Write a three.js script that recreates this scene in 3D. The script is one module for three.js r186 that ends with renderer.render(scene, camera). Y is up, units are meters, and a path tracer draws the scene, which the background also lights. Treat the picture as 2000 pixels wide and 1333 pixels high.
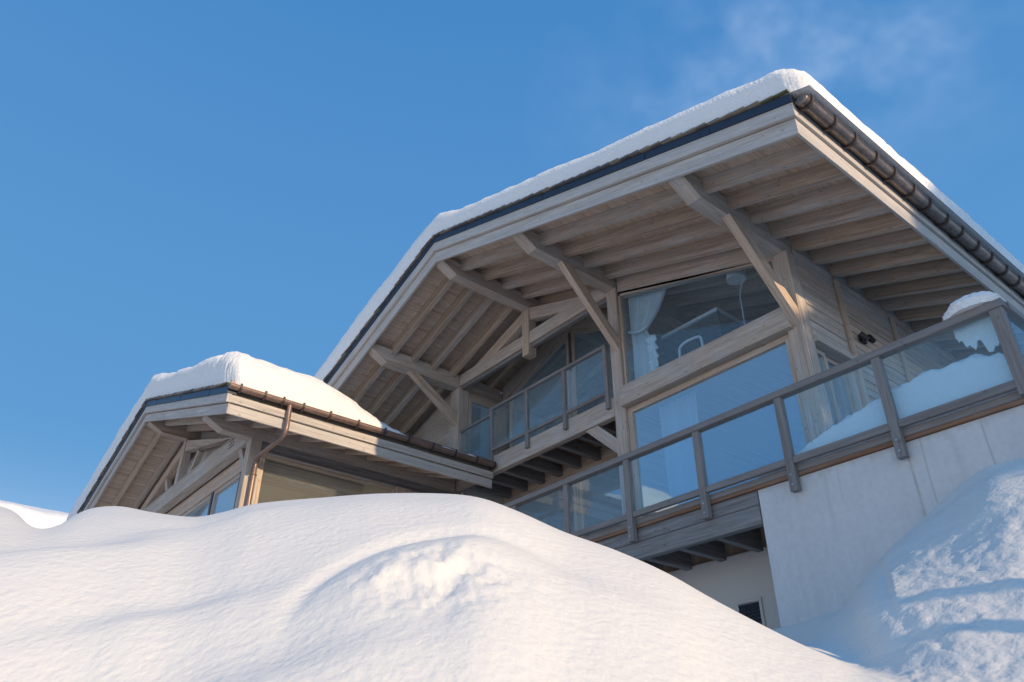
import * as THREE from 'three';
import { mergeGeometries, toCreasedNormals, mergeVertices } from 'three/addons/utils/BufferGeometryUtils.js';

// ---------------------------------------------------------------- camera, sky, sun, exposure
const scene = new THREE.Scene();
const camera = new THREE.PerspectiveCamera(47.2, 1024 / 682, 0.05, 3000);
camera.rotation.set(0.54103, 0.889206, 0.0012869, 'YXZ');
camera.position.set(0, 0, 0);
const renderer = new THREE.WebGLRenderer({ antialias: true });
renderer.toneMapping = THREE.LinearToneMapping;
renderer.toneMappingExposure = 1.55;
renderer.shadowMap.enabled = true;

const SUN = new THREE.Vector3(1, 0.205, -0.03).normalize();
const sun = new THREE.DirectionalLight(new THREE.Color().setRGB(1, 0.74, 0.46), 2.75);
sun.target.position.set(-8, 3, -8); sun.position.copy(SUN).multiplyScalar(80).add(sun.target.position);
sun.castShadow = true; sun.shadow.radius = 1;
sun.shadow.mapSize.set(4096, 4096);
Object.assign(sun.shadow.camera, { left: -40, right: 40, top: 40, bottom: -40, near: 1, far: 200 });
scene.add(sun, sun.target);

// seeded random and value noise
function rng(seed) { let a = seed >>> 0; return () => { a = (a + 0x6D2B79F5) | 0; let t = Math.imul(a ^ (a >>> 15), 1 | a); t = (t + Math.imul(t ^ (t >>> 7), 61 | t)) ^ t; return ((t ^ (t >>> 14)) >>> 0) / 4294967296; }; }
const R = rng(20240117);
function hash(i, j) { let h = Math.imul(i, 374761393) ^ Math.imul(j, 668265263); h = Math.imul(h ^ (h >>> 13), 1274126177); return ((h ^ (h >>> 16)) >>> 0) / 4294967296; }
function vnoise(x, y, px = 0, py = 0) {
  const i = Math.floor(x), j = Math.floor(y), fx = x - i, fy = y - j, u = fx * fx * fx * (fx * (fx * 6 - 15) + 10), v = fy * fy * fy * (fy * (fy * 6 - 15) + 10);
  const w = (a, p) => p ? ((a % p) + p) % p : a;
  const a = hash(w(i, px), w(j, py)), b = hash(w(i + 1, px), w(j, py)), c = hash(w(i, px), w(j + 1, py)), d = hash(w(i + 1, px), w(j + 1, py));
  return (a + (b - a) * u) * (1 - v) + (c + (d - c) * u) * v;
}
function fbm(x, y, o = 4, px = 0, py = 0) { let s = 0, a = 0.5, t = 0; for (let k = 0; k < o; k++) { s += a * vnoise(x + 17.3 * k * (px ? 0 : 1), y + 9.1 * k * (py ? 0 : 1), px, py); t += a; a *= 0.5; x *= 2; y *= 2; px *= 2; py *= 2; } return s / t; }
const clamp = (x, a = 0, b = 1) => Math.min(b, Math.max(a, x));
const sstep = (a, b, x) => { const t = clamp((x - a) / (b - a)); return t * t * (3 - 2 * t); };
const lerp = (a, b, t) => a + (b - a) * t;

// clear winter sky: deep blue overhead, paler towards a horizon band brightened as added fill light, a thin wisp of blown snow and ice cloud
{
  const W = 2048, H = 1024, data = new Float32Array(W * H * 4);
  const zen = [0.004, 0.092, 0.305], mid = [0.090, 0.239, 0.443], horFill = [1.20, 1.30, 1.40], low = [0.7, 0.72, 0.75];
  for (let j = 0; j < H; j++) for (let i = 0; i < W; i++) {
    const v = (j + 0.5) / H, u = (i + 0.5) / W, el = (v - 0.5) * Math.PI, th = (u - 0.5) * 2 * Math.PI;
    const c = [0, 0, 0], e = el * 180 / Math.PI;
    const dx = Math.cos(el) * Math.cos(th), dy = Math.sin(el), dz = Math.cos(el) * Math.sin(th);
    const cosS = dx * SUN.x + dy * SUN.y + dz * SUN.z;
    for (let k = 0; k < 3; k++) {
      let x;
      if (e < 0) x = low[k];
      else { const a = Math.pow(clamp(1 - e / 23), 2.4), b = clamp(1 - (e - 10) / 80); x = lerp(lerp(zen[k], mid[k], clamp(b)), horFill[k], a); }
      x *= 1 + 0.6 * Math.pow(clamp((cosS + 1) / 2), 8);
      c[k] = x;
    }
    // wisp
    const az = Math.atan2(dx, -dz) * 180 / Math.PI;
    const ax = (az + 22) / 13, ay = (e - 46.8 + 0.02 * (az + 22)) / 5.2;
    const m = Math.exp(-ax * ax - ay * ay);
    if (m > 0.01) {
      const n = fbm(az * 0.16 + 3, e * 0.30 + 0.05 * az, 5), n2 = fbm(az * 0.5 + 11 - e * 0.3, e * 0.9 + az * 0.25, 4);
      const w = 0.17 * Math.pow(m, 0.7) * clamp((n - 0.26) * 2.2) * (0.35 + 1.1 * n2);
      c[0] = lerp(c[0], 0.62, w); c[1] = lerp(c[1], 0.70, w); c[2] = lerp(c[2], 0.86, w);
    }
    const o = (j * W + i) * 4; data[o] = c[0]; data[o + 1] = c[1]; data[o + 2] = c[2]; data[o + 3] = 1;
  }
  const t = new THREE.DataTexture(data, W, H, THREE.RGBAFormat, THREE.FloatType);
  t.mapping = THREE.EquirectangularReflectionMapping; t.magFilter = THREE.LinearFilter; t.minFilter = THREE.LinearFilter; t.needsUpdate = true;
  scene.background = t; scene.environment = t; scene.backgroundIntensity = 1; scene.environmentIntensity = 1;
}

// ---------------------------------------------------------------- materials
const toS = x => { x = clamp(x); return Math.round(255 * (x <= 0.0031308 ? 12.92 * x : 1.055 * Math.pow(x, 1 / 2.4) - 0.055)); };
function tex(W, H, fn, srgb, rx, ry) {
  const d = new Uint8Array(W * H * 4);
  for (let j = 0; j < H; j++) for (let i = 0; i < W; i++) { const c = fn(i / W, j / H), o = (j * W + i) * 4; for (let k = 0; k < 3; k++) d[o + k] = srgb ? toS(c[k]) : clamp(c[k]) * 255; d[o + 3] = 255; }
  const t = new THREE.DataTexture(d, W, H); t.wrapS = t.wrapT = THREE.RepeatWrapping; t.magFilter = THREE.LinearFilter; t.minFilter = THREE.LinearMipmapLinearFilter; t.generateMipmaps = true;
  if (srgb) t.colorSpace = THREE.SRGBColorSpace;
  t.repeat.set(rx, ry); t.needsUpdate = true; return t;
}
function woodField(seed) {            // u 0..1 = 2.4 m along the grain, v 0..1 = 0.6 m across
  const knots = []; const r = rng(seed); for (let k = 0; k < 12; k++) knots.push([r(), r(), 0.006 + 0.007 * r()]);
  return (u, v) => {
    let kn = 0, bend = 0;
    for (const [a, b, s] of knots) {
      let du = Math.abs(u - a), dv = v - b; du = Math.min(du, 1 - du) * 2.4; if (dv > 0.5) dv -= 1; if (dv < -0.5) dv += 1; dv *= 0.6;
      const q = (du * du * 0.35 + dv * dv) / (s * s); kn = Math.max(kn, Math.exp(-q)); bend += 0.018 * Math.exp(-(du * du) / 0.012 - dv * dv / 0.004) * Math.sign(dv);
    }
    const vv = v + bend;
    const broad = fbm(u * 3 + seed, vv * 8, 3, 3, 8), line = fbm(u * 5, vv * 44, 3, 5, 44), fine = fbm(u * 24, vv * 180, 2, 24, 180), patch = fbm(u * 6, v * 5, 3, 6, 5);
    return { g: 0.45 * line + 0.3 * broad + 0.25 * fine, patch, kn };
  };
}
function woodTex(seed, light, dark, grey, greyAmt) {
  const f = woodField(seed);
  return tex(1024, 512, (u, v) => { const w = f(u, v), t = clamp((w.g - 0.30) * 2.7), ga = greyAmt * sstep(0.3, 0.75, w.patch); return [0, 1, 2].map(k => lerp(lerp(dark[k], light[k], t), grey[k] * (0.75 + 0.4 * t), ga) * (1 - 0.5 * w.kn)); }, true, 1 / 2.4, 1 / 0.6);
}
const woodBump = (() => { const f = woodField(5); return tex(512, 512, (u, v) => { const g = f(u, v).g; return [g, g, g]; }, false, 1 / 2.4, 1 / 0.6); })();
const std = (o) => new THREE.MeshStandardMaterial(o);
const rgb = (r, g, b) => new THREE.Color().setRGB(r, g, b);
const wtA = woodTex(5, [0.58, 0.475, 0.395], [0.36, 0.285, 0.23], [0.49, 0.465, 0.445], 0.55);
const wtB = woodTex(23, [0.62, 0.48, 0.37], [0.38, 0.275, 0.20], [0.52, 0.45, 0.39], 0.45);
const wtD = woodTex(17, [0.55, 0.46, 0.38], [0.34, 0.275, 0.225], [0.47, 0.45, 0.43], 0.65);
const wood = [0, 1, 2].map(i => std({ map: [wtA, wtB, wtD][i], roughness: 0.78, bumpMap: woodBump, bumpScale: 0.0025 }));
const wtC = woodTex(91, [0.55, 0.505, 0.46], [0.38, 0.335, 0.295], [0.49, 0.47, 0.45], 0.5);
wood.push(std({ map: woodTex(131, [0.53, 0.41, 0.32], [0.30, 0.22, 0.165], [0.40, 0.37, 0.345], 0.55), roughness: 0.8, bumpMap: woodBump, bumpScale: 0.0025 }));
const boardWood = std({ map: wtC, color: rgb(1, 1, 1), roughness: 0.72, bumpMap: woodBump, bumpScale: 0.002 });
const soffitWood = std({ map: wtB, roughness: 0.85, bumpMap: woodBump, bumpScale: 0.002 });
const deckWood = std({ map: woodTex(41, [0.30, 0.155, 0.085], [0.16, 0.075, 0.04], [0.22, 0.17, 0.14], 0.4), roughness: 0.85, bumpMap: woodBump, bumpScale: 0.002 });
const greyWood = std({ map: woodTex(61, [0.27, 0.25, 0.24], [0.14, 0.128, 0.12], [0.22, 0.22, 0.225], 0.6), roughness: 0.7, bumpMap: woodBump, bumpScale: 0.0025 });
const railWood = std({ map: woodTex(77, [0.25, 0.222, 0.205], [0.165, 0.145, 0.133], [0.225, 0.212, 0.205], 0.5), roughness: 0.6, bumpMap: woodBump, bumpScale: 0.0015 });
const snowBump = tex(1024, 1024, (u, v) => { const a = fbm(u * 48, v * 48, 4, 48, 48), b = fbm(u * 14, v * 30, 4, 14, 30); const s = 0.9 * a + 0.1 * b; return [s, s, s]; }, false, 1 / 1.7, 1 / 1.7);
const snowMat = std({ color: rgb(0.77, 0.745, 0.69), roughness: 0.92, bumpMap: snowBump, bumpScale: 0.0055 });
const roofSnowMat = std({ color: rgb(0.80, 0.785, 0.76), roughness: 0.92, bumpMap: snowBump, bumpScale: 0.010 });
const slateMats = [0, 1, 2].map(i => std({ color: [rgb(0.17, 0.145, 0.12), rgb(0.27, 0.22, 0.165), rgb(0.12, 0.11, 0.105)][i], roughness: 0.75, bumpMap: snowBump, bumpScale: 0.006 }));
const mossSlate = std({ color: rgb(0.13, 0.125, 0.06), roughness: 0.95, bumpMap: snowBump, bumpScale: 0.02 });
const flashMat = std({ color: rgb(0.035, 0.045, 0.065), roughness: 0.38, metalness: 0.35 });
const copperTex = tex(512, 256, (u, v) => { const n = fbm(u * 9, v * 5, 4, 9, 5), m = fbm(u * 40, v * 6, 3, 40, 6), t = clamp((0.6 * n + 0.4 * m - 0.3) * 2.2); return [lerp(0.20, 0.40, t), lerp(0.135, 0.27, t), lerp(0.11, 0.215, t)]; }, true, 0.8, 1.6);
const gutterMat = std({ map: copperTex, color: rgb(0.62, 0.74, 0.82), roughness: 0.36, metalness: 0.55 });
const copperMat = std({ map: copperTex, color: rgb(0.86, 0.86, 0.90), roughness: 0.42, metalness: 0.5 });
const bracketMat = std({ color: rgb(0.09, 0.07, 0.06), roughness: 0.5, metalness: 0.5 });
const steelMat = std({ color: rgb(0.45, 0.45, 0.46), roughness: 0.35, metalness: 0.8 });
const blackMat = std({ color: rgb(0.02, 0.02, 0.022), roughness: 0.5 });
const glassMat = new THREE.MeshPhysicalMaterial({ color: rgb(0.66, 0.86, 1.0), roughness: 0.012, metalness: 0.52, transmission: 1, thickness: 0, ior: 1.55 });
const windowGlass = new THREE.MeshPhysicalMaterial({ color: rgb(0.72, 0.88, 1.0), roughness: 0.01, metalness: 0.09, transmission: 1, thickness: 0, ior: 1.6 });
const clearGlass = new THREE.MeshPhysicalMaterial({ color: rgb(0.74, 0.91, 1.0), roughness: 0.01, metalness: 0.10, transmission: 1, thickness: 0, ior: 1.5 });
const glassEdge = std({ color: rgb(0.05, 0.16, 0.14), roughness: 0.15 });
const plaster = std({ color: rgb(0.60, 0.57, 0.53), roughness: 0.95, bumpMap: snowBump, bumpScale: 0.003 });
const darkWall = wood[1];
const innerWall = std({ color: rgb(0.62, 0.56, 0.46), roughness: 0.95 });
const floorMat = std({ map: wtB, roughness: 0.6 });
const whitePaint = std({ color: rgb(0.78, 0.78, 0.77), roughness: 0.5 });
const cloth = new THREE.MeshPhysicalMaterial({ color: rgb(0.88, 0.90, 0.88), roughness: 1, transmission: 0.15, thickness: 0, side: THREE.DoubleSide });
const concreteMat = (() => {          // u = x, v = y in metres over 4 x 4 m; run-off streaks under the deck edge
  const st = [[0.672, 0.0045, 0.8, 0.45], [0.710, 0.003, 0.7, 0.40], [0.865, 0.003, 0.75, 0.55], [0.43, 0.007, 0.35, 0.25], [0.47, 0.004, 0.3, 0.22], [0.79, 0.012, 0.25, 0.2]];
  const t = tex(1024, 1024, (u, v) => {
    let b = 0.60 + 0.04 * (fbm(u * 6, v * 6, 5, 6, 6) - 0.5) + 0.06 * (fbm(u * 90, v * 90, 2, 90, 90) - 0.5) + 0.05 * (fbm(u * 60, v * 3, 3, 60, 3) - 0.5);
    let s = 0; for (const [x, w, a, len] of st) { const top = 1 - v; const wob = 0.006 * (fbm(v * 8, x * 30, 2) - 0.5); const d = (u - x - wob) / (w * (0.5 + 0.5 * fbm(v * 20, x * 50, 2))); s = Math.max(s, a * Math.exp(-d * d) * sstep(len, len * 0.25, top) * (0.5 + 0.7 * fbm(u * 40, v * 30, 2))); }
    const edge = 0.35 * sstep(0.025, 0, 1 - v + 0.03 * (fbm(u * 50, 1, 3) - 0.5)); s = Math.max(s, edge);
    return [b * (1 - 0.40 * s), b * 0.985 * (1 - 0.42 * s), b * 0.97 * (1 - 0.46 * s)];
  }, true, 0.25, 0.25);
  return std({ map: t, roughness: 0.93 });
})();

// ---------------------------------------------------------------- building helpers
const V = (x, y, z) => new THREE.Vector3(x, y, z);
const used = {};
function numbered(n) { const k = used[n] = (used[n] ?? -1) + 1; return k ? `${n}_${String(k).padStart(3, '0')}` : n; }
function thing(name, label, category, base = [0, 0, 0], group) {
  const g = new THREE.Group(); g.name = numbered(name); g.position.set(...base); g.userData = { label, category }; if (group) g.userData.group = group; scene.add(g); return g;
}
function single(name, geo, mat, label, category, base, group) {
  geo.translate(-base[0], -base[1], -base[2]); const m = new THREE.Mesh(geo, mat); m.name = numbered(name); m.position.set(...base); m.userData = { label, category }; if (group) m.userData.group = group; scene.add(m); return m;
}
function rootOf(o) { while (o.parent && o.parent !== scene) o = o.parent; return o; }
function part(parent, name, geo, mat, label) {          // geo is given in world coordinates
  const p = rootOf(parent).position; geo.translate(-p.x, -p.y, -p.z);
  const m = new THREE.Mesh(geo, mat); m.name = name; if (label) m.userData.label = label; parent.add(m); return m;
}
function partGroup(parent, name) { const g = new THREE.Group(); g.name = name; parent.add(g); return g; }
function structure(name, geo, mat) { const m = new THREE.Mesh(geo, mat); m.name = name; m.userData.kind = 'structure'; scene.add(m); return m; }
// flat-shaded geometry from triangles; uv runs along the grain in metres
function fromTris(P, grain, off) {
  const n = P.length / 9; let vol = 0;
  for (let i = 0; i < n; i++) { const o = i * 9; vol += P[o] * (P[o + 4] * P[o + 8] - P[o + 5] * P[o + 7]) - P[o + 1] * (P[o + 3] * P[o + 8] - P[o + 5] * P[o + 6]) + P[o + 2] * (P[o + 3] * P[o + 7] - P[o + 4] * P[o + 6]); }
  if (vol < 0) for (let i = 0; i < n; i++) for (let k = 0; k < 3; k++) { const o = i * 9; const t = P[o + 3 + k]; P[o + 3 + k] = P[o + 6 + k]; P[o + 6 + k] = t; }
  const g = new THREE.BufferGeometry(); g.setAttribute('position', new THREE.Float32BufferAttribute(P, 3)); g.computeVertexNormals();
  grainUV(g, grain, off); return g;
}
function grainUV(g, grain = V(1, 0, 0), off) {
  const p = g.attributes.position, nn = g.attributes.normal, uv = new Float32Array(p.count * 2), d = grain.clone().normalize(), a = V(), b = V(), q = V(), m = V();
  const o1 = off ? off[0] : R() * 7, o2 = off ? off[1] : R() * 7;
  for (let i = 0; i < p.count; i += 3) {
    m.set(0, 0, 0); for (let k = 0; k < 3; k++) m.add(q.fromBufferAttribute(nn, i + k)); m.normalize();
    if (Math.abs(m.dot(d)) > 0.9) { a.set(Math.abs(d.y) > 0.8 ? 1 : 0, Math.abs(d.y) > 0.8 ? 0 : 1, 0); a.addScaledVector(m, -a.dot(m)).normalize(); } else a.copy(d).addScaledVector(m, -d.dot(m)).normalize();
    b.crossVectors(m, a);
    for (let k = 0; k < 3; k++) { q.fromBufferAttribute(p, i + k); uv[(i + k) * 2] = q.dot(a) + o1; uv[(i + k) * 2 + 1] = q.dot(b) + o2; }
  }
  g.setAttribute('uv', new THREE.BufferAttribute(uv, 2)); return g;
}
// prism: 2D outline in plane 'xy' | 'zy' | 'xz', pushed from a to b along the third axis
function prism(pts, plane, a, b, grain, off) {
  const to = { xy: (p, q, r) => [p, q, r], zy: (p, q, r) => [r, q, p], xz: (p, q, r) => [p, r, q] }[plane];
  const tri = THREE.ShapeUtils.triangulateShape(pts.map(p => new THREE.Vector2(p[0], p[1])), []), P = [], n = pts.length;
  const ccw = THREE.ShapeUtils.isClockWise(pts.map(p => new THREE.Vector2(p[0], p[1]))) ? -1 : 1;
  for (const [i, j, k] of tri) { const q = new THREE.Vector2(), o = [pts[i], pts[j], pts[k]]; const s = (o[1][0] - o[0][0]) * (o[2][1] - o[0][1]) - (o[1][1] - o[0][1]) * (o[2][0] - o[0][0]); const [x, y, z] = s > 0 ? [i, j, k] : [i, k, j];
    P.push(...to(...pts[x], b), ...to(...pts[y], b), ...to(...pts[z], b), ...to(...pts[x], a), ...to(...pts[z], a), ...to(...pts[y], a)); }
  for (let i = 0; i < n; i++) { let p = pts[i], q = pts[(i + 1) % n]; if (ccw < 0) [p, q] = [q, p]; P.push(...to(...p, a), ...to(...q, a), ...to(...q, b), ...to(...p, a), ...to(...q, b), ...to(...p, b)); }
  return fromTris(P, grain, off);
}
// chamfered beam between two points; w across (axis x up), h along up
function beam(a, b, w, h, up = V(0, 1, 0), ch = 0.008) {
  const ax = b.clone().sub(a).normalize(), sd = V().crossVectors(ax, up).normalize(), u = V().crossVectors(sd, ax).normalize();
  const ww = w / 2, hh = h / 2, o = [[-ww + ch, -hh], [ww - ch, -hh], [ww, -hh + ch], [ww, hh - ch], [ww - ch, hh], [-ww + ch, hh], [-ww, hh - ch], [-ww, -hh + ch]];
  const at = (e, [s, t]) => { const v = e.clone().addScaledVector(sd, s).addScaledVector(u, t); return [v.x, v.y, v.z]; }, P = [];
  for (let i = 0; i < 8; i++) { const j = (i + 1) % 8; P.push(...at(a, o[i]), ...at(b, o[j]), ...at(a, o[j]), ...at(a, o[i]), ...at(b, o[i]), ...at(b, o[j])); }
  for (let i = 1; i < 7; i++) P.push(...at(a, o[0]), ...at(a, o[i]), ...at(a, o[i + 1]), ...at(b, o[0]), ...at(b, o[i + 1]), ...at(b, o[i]));
  const c = fromTris(P, ax); return c;
}
function bx(x0, x1, y0, y1, z0, z1, ch = 0.006) {          // box by its extents, grain along the longest side
  const d = [x1 - x0, y1 - y0, z1 - z0], k = d.indexOf(Math.max(...d)), c = [(x0 + x1) / 2, (y0 + y1) / 2, (z0 + z1) / 2];
  ch = Math.min(ch, Math.min(...d) * 0.3);
  const a = V(...c), b = V(...c); a.setComponent(k, [x0, y0, z0][k]); b.setComponent(k, [x1, y1, z1][k]);
  return k === 0 ? beam(a, b, d[2], d[1], V(0, 1, 0), ch) : k === 1 ? beam(a, b, d[0], d[2], V(0, 0, 1), ch) : beam(a, b, d[0], d[1], V(0, 1, 0), ch);
}
const pick = a => a[Math.floor(R() * a.length)];

// ---------------------------------------------------------------- terrain (snow)
// rows: azimuth, crest distance, crest elevation, then distance and height behind the crest, of the house ground, at 30 m and 400 m
const T = [
  [-180, 6, -13, 12, -2.4, 20, -3.2, -3.5, 10], [-150, 6, -4, 12, -0.2, 20, 0.8, 2.2, 70], [-130, 6, 5, 12, 0.9, 20, 2.2, 4.6, 90], [-105, 7.2, 13.6, 11, 1.5, 16, 1.9, 4, 70], [-92, 7.4, 15.4, 10.5, 1.6, 15, 1.9, 3.2, 40],  // unseen slope to the left and rear, raised to bounce sun under the eaves
  [-84.8, 7.5, 16.0, 10.5, 1.65, 14, 1.9, 3.4, 50], [-80, 7.5, 16.75, 10.5, 1.7, 14, 1.9, 3.4, 50], [-78.3, 7.4, 17.0, 10.5, 1.7, 14, 1.9, 3.4, 50], [-76.2, 7.0, 16.9, 10.3, 1.7, 14, 1.9, 3.4, 50],
  [-73.6, 6.7, 16.95, 10, 1.65, 13.5, 1.85, 3.4, 50], [-72, 6.6, 17.4, 10, 1.65, 13.5, 1.85, 3.4, 50], [-69.7, 6.5, 18.25, 9.8, 1.7, 13, 1.85, 3.4, 50], [-64.7, 6.2, 19.15, 9.4, 1.75, 12.5, 1.85, 3.3, 50], [-60.6, 6.0, 19.68, 9, 1.75, 12, 1.85, 3.2, 50], [-56, 5.8, 19.85, 8.8, 1.7, 12, 1.85, 3.1, 50],
  [-53.3, 5.6, 19.6, 8.5, 1.6, 11.5, 1.8, 3, 45], [-50.5, 5.45, 18.7, 8.2, 1.5, 11.5, 1.8, 3, 40], [-47.1, 5.35, 17.25, 8, 1.35, 11, 1.75, 3, 40], [-43.4, 5.25, 15.9, 7.8, 1.25, 10.8, 1.75, 3, 40], [-39.9, 5.1, 14.25, 7.6, 1.1, 10.4, 1.75, 3, 40], [-36.6, 5.0, 12.2, 7.3, 1.0, 10, 1.75, 3, 40],
  [-33, 4.9, 10.05, 7.1, 1.08, 9.6, 1.74, 3, 40], [-30.6, 4.8, 8.7, 6.6, 1.13, 9.35, 1.77, 3, 40], [-28.6, 4.7, 7.6, 6.1, 1.14, 9.2, 1.82, 3, 40], [-26.9, 4.55, 7.2, 5.65, 1.14, 9.0, 2.06, 3, 40], [-24.5, 4.4, 7.0, 5.5, 1.14, 8.8, 2.33, 3, 40], [-21, 4.28, 6.8, 5.36, 1.12, 8.55, 2.58, 3, 40],
  [-17.4, 4.2, 6.4, 5.24, 1.09, 8.35, 2.80, 3, 40], [-10, 4.06, 5.4, 5.08, 0.92, 8.1, 2.75, 3, 38], [0, 4, 4.6, 5, 0.82, 8, 2.3, 2.4, 30], [25, 4.2, 2, 5.8, 0.55, 12, 0.95, 0.9, 22], [60, 5, -5, 10, -0.2, 16, 0.2, 0.6, 12], [90, 5, -12, 10, -1.1, 16, -1.0, -0.9, -14], [130, 6, -16, 12, -3, 20, -4.5, -6, -60], [180, 6, -13, 12, -2.4, 20, -3.2, -3.5, 10],
];
// humps: azimuth, distance, half-width (deg), half-depth, height, sharp back side
const HUMPS = [[-81.5, 4.7, 7.0, 0.8, 0.16], [-66, 2.9, 12, 0.45, 0.07], [-45, 3.7, 6, 0.55, 0.05], [-72.5, 5.3, 5, 0.45, 0.05], [-75, 3.75, 8, 0.32, 0.06]];
function terrain(azd, r, detail = true) {
  let i = 0; while (i < T.length - 2 && T[i + 1][0] < azd) i++;
  const t0 = clamp((azd - T[i][0]) / (T[i + 1][0] - T[i][0]));
  const pr = T[Math.max(0, i - 1)], nx = T[Math.min(T.length - 1, i + 2)];
  const row = T[i].map((v, k) => { const a = v, b = T[i + 1][k], h = T[i + 1][0] - T[i][0], ma = i ? (b - pr[k]) / (T[i + 1][0] - pr[0]) * h : b - a, mb = (nx[k] - a) / (nx[0] - T[i][0]) * h, t = t0, t2 = t * t, t3 = t2 * t; return (2 * t3 - 3 * t2 + 1) * a + (t3 - 2 * t2 + t) * ma + (3 * t2 - 2 * t3) * b + (t3 - t2) * mb; });
  const rc = row[1], yc = rc * Math.tan(row[2] * Math.PI / 180);
  const X = [0, rc, row[3], row[5], 30, 400], Y = [-1.55, yc, row[4], row[6], row[7], row[8]], M = [];
  for (let k = 0; k < 6; k++) M[k] = k === 0 ? 0.5 * (yc + 1.55) / rc * 1.6 : k === 5 ? (Y[5] - Y[4]) / (X[5] - X[4]) : 0.5 * ((Y[k] - Y[k - 1]) / (X[k] - X[k - 1]) + (Y[k + 1] - Y[k]) / (X[k + 1] - X[k]));
  const w = sstep(-22, -29, azd) * sstep(-150, -110, azd); M[1] = lerp(M[1], yc / rc * 0.97, w); M[4] = Math.min(M[4], 0.1);
  let k = 0; while (k < 4 && X[k + 1] < r) k++;
  const h = X[k + 1] - X[k], t = clamp((r - X[k]) / h, 0, 1.5), t2 = t * t, t3 = t2 * t;
  let y = (2 * t3 - 3 * t2 + 1) * Y[k] + (t3 - 2 * t2 + t) * h * M[k] + (3 * t2 - 2 * t3) * Y[k + 1] + (t3 - t2) * h * M[k + 1];
  if (detail && r < 30) {
    const a = azd * Math.PI / 180, x = r * Math.sin(a), z = -r * Math.cos(a), fade = sstep(30, 14, r);
    const front = w > 0.5 ? sstep(rc * 0.98, rc * 0.8, r) : 1;
    for (const [ha, hr, wa, wr, hh] of HUMPS) { const da = (azd - ha) / wa, dr = (r - hr) / wr; if (Math.abs(da) > 3 || Math.abs(dr) > 3) continue; const back = dr > 0 ? 1.9 : 1; y += hh * Math.exp(-da * da - Math.pow(Math.abs(dr) * back, 2.2)) * front; }
    { // a pillow of settled snow on the face of the mound: creased along its upper left edge, running out to the lower right
      const da = (azd + 56) / (azd < -56 ? 10 : 11), dr = (r - 3.5 - 0.012 * (azd + 56)) / (r > 3.5 ? 0.72 : 1.1), s = Math.sqrt(da * da + dr * dr);
      if (s < 1.6) { const ang = Math.atan2(dr, -da), mask = sstep(-0.5, 0.7, ang) * sstep(3.0, 1.8, ang); y += (0.095 * sstep(1.04, 0.35, s) - 0.03 * mask * Math.exp(-Math.pow((s - 1.04) / 0.10, 2))) * (0.35 + 0.65 * mask); }
    }
    y -= 0.22 * Math.exp(-Math.pow((azd + 82.4) / 1.5, 2) - Math.pow((r - 7.5) / 1.1, 2));
    y += fade * front * (0.10 * (fbm(x * 0.7 + 4, z * 0.7, 2) - 0.5) + 0.008 * (fbm(x * 3 + 1, z * 3, 2) - 0.5));
    // broken, lumpy snow on the front of the hump
    const dl = (azd + 56.5) / 6.5, rl = (r - 3.52) / 0.30, lump = Math.exp(-Math.pow(dl * dl + rl * rl, 1.5));
    if (lump > 0.02) y += lump * (0.06 * (fbm(x * 11, z * 11, 4) - 0.5) + 0.04 * (fbm(x * 24 + 5, z * 24, 3) - 0.5));
    const rr = sstep(-31, -24, azd) * sstep(2, 3, r) * sstep(8.4, 7.6, r); if (rr > 0) y += rr * (0.025 * (fbm(x * 4, z * 4, 3) - 0.5) + 0.026 * (fbm(x * 14, z * 14, 3) - 0.5) * sstep(7.4, 6.2, r));
    const br = sstep(-31, -27, azd) * sstep(6, 7.4, r) * sstep(9.2, 8.2, r); y += 0.16 * br * (fbm(x * 1.1, z * 1.1, 2) - 0.5);
  }
  return y;
}
{
  const A = [], Rr = [];
  for (let a = -180; a < -96; a += 4) A.push(a); for (let a = -96; a < 2; a += 0.22) A.push(a); for (let a = 2; a <= 176; a += 4) A.push(a);
  let r = 0.25; while (r < 2) { Rr.push(r); r *= 1.1; } while (r < 9.6) { Rr.push(r); r *= 1.0085; } while (r < 30) { Rr.push(r); r *= 1.04; } while (r < 900) { Rr.push(r); r *= 1.16; }
  const P = [0, -1.55, 0], UV = [0, 0], I = [], na = A.length, nr = Rr.length;
  for (let j = 0; j < nr; j++) for (let i = 0; i < na; i++) { const a = A[i] * Math.PI / 180, x = Rr[j] * Math.sin(a), z = -Rr[j] * Math.cos(a); P.push(x, terrain(A[i], Math.min(Rr[j], 500)), z); UV.push((x * 0.63 - z * 0.776), (x * 0.776 + z * 0.63)); }
  for (let i = 0; i < na; i++) I.push(0, 1 + (i + 1) % na, 1 + i);
  for (let j = 0; j < nr - 1; j++) for (let i = 0; i < na; i++) { const a = 1 + j * na + i, b = 1 + j * na + (i + 1) % na; I.push(a, b, a + na, b, b + na, a + na); }
  const g = new THREE.BufferGeometry(); g.setAttribute('position', new THREE.Float32BufferAttribute(P, 3)); g.setAttribute('uv', new THREE.Float32BufferAttribute(UV, 2)); g.setIndex(I); g.computeVertexNormals();
  if (g.attributes.normal.getY(50) < 0) { for (let i = 0; i < I.length; i += 3) { const t = I[i + 1]; I[i + 1] = I[i + 2]; I[i + 2] = t; } g.setIndex(I); g.computeVertexNormals(); }
  structure('snow_ground', g, snowMat);
}

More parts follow.
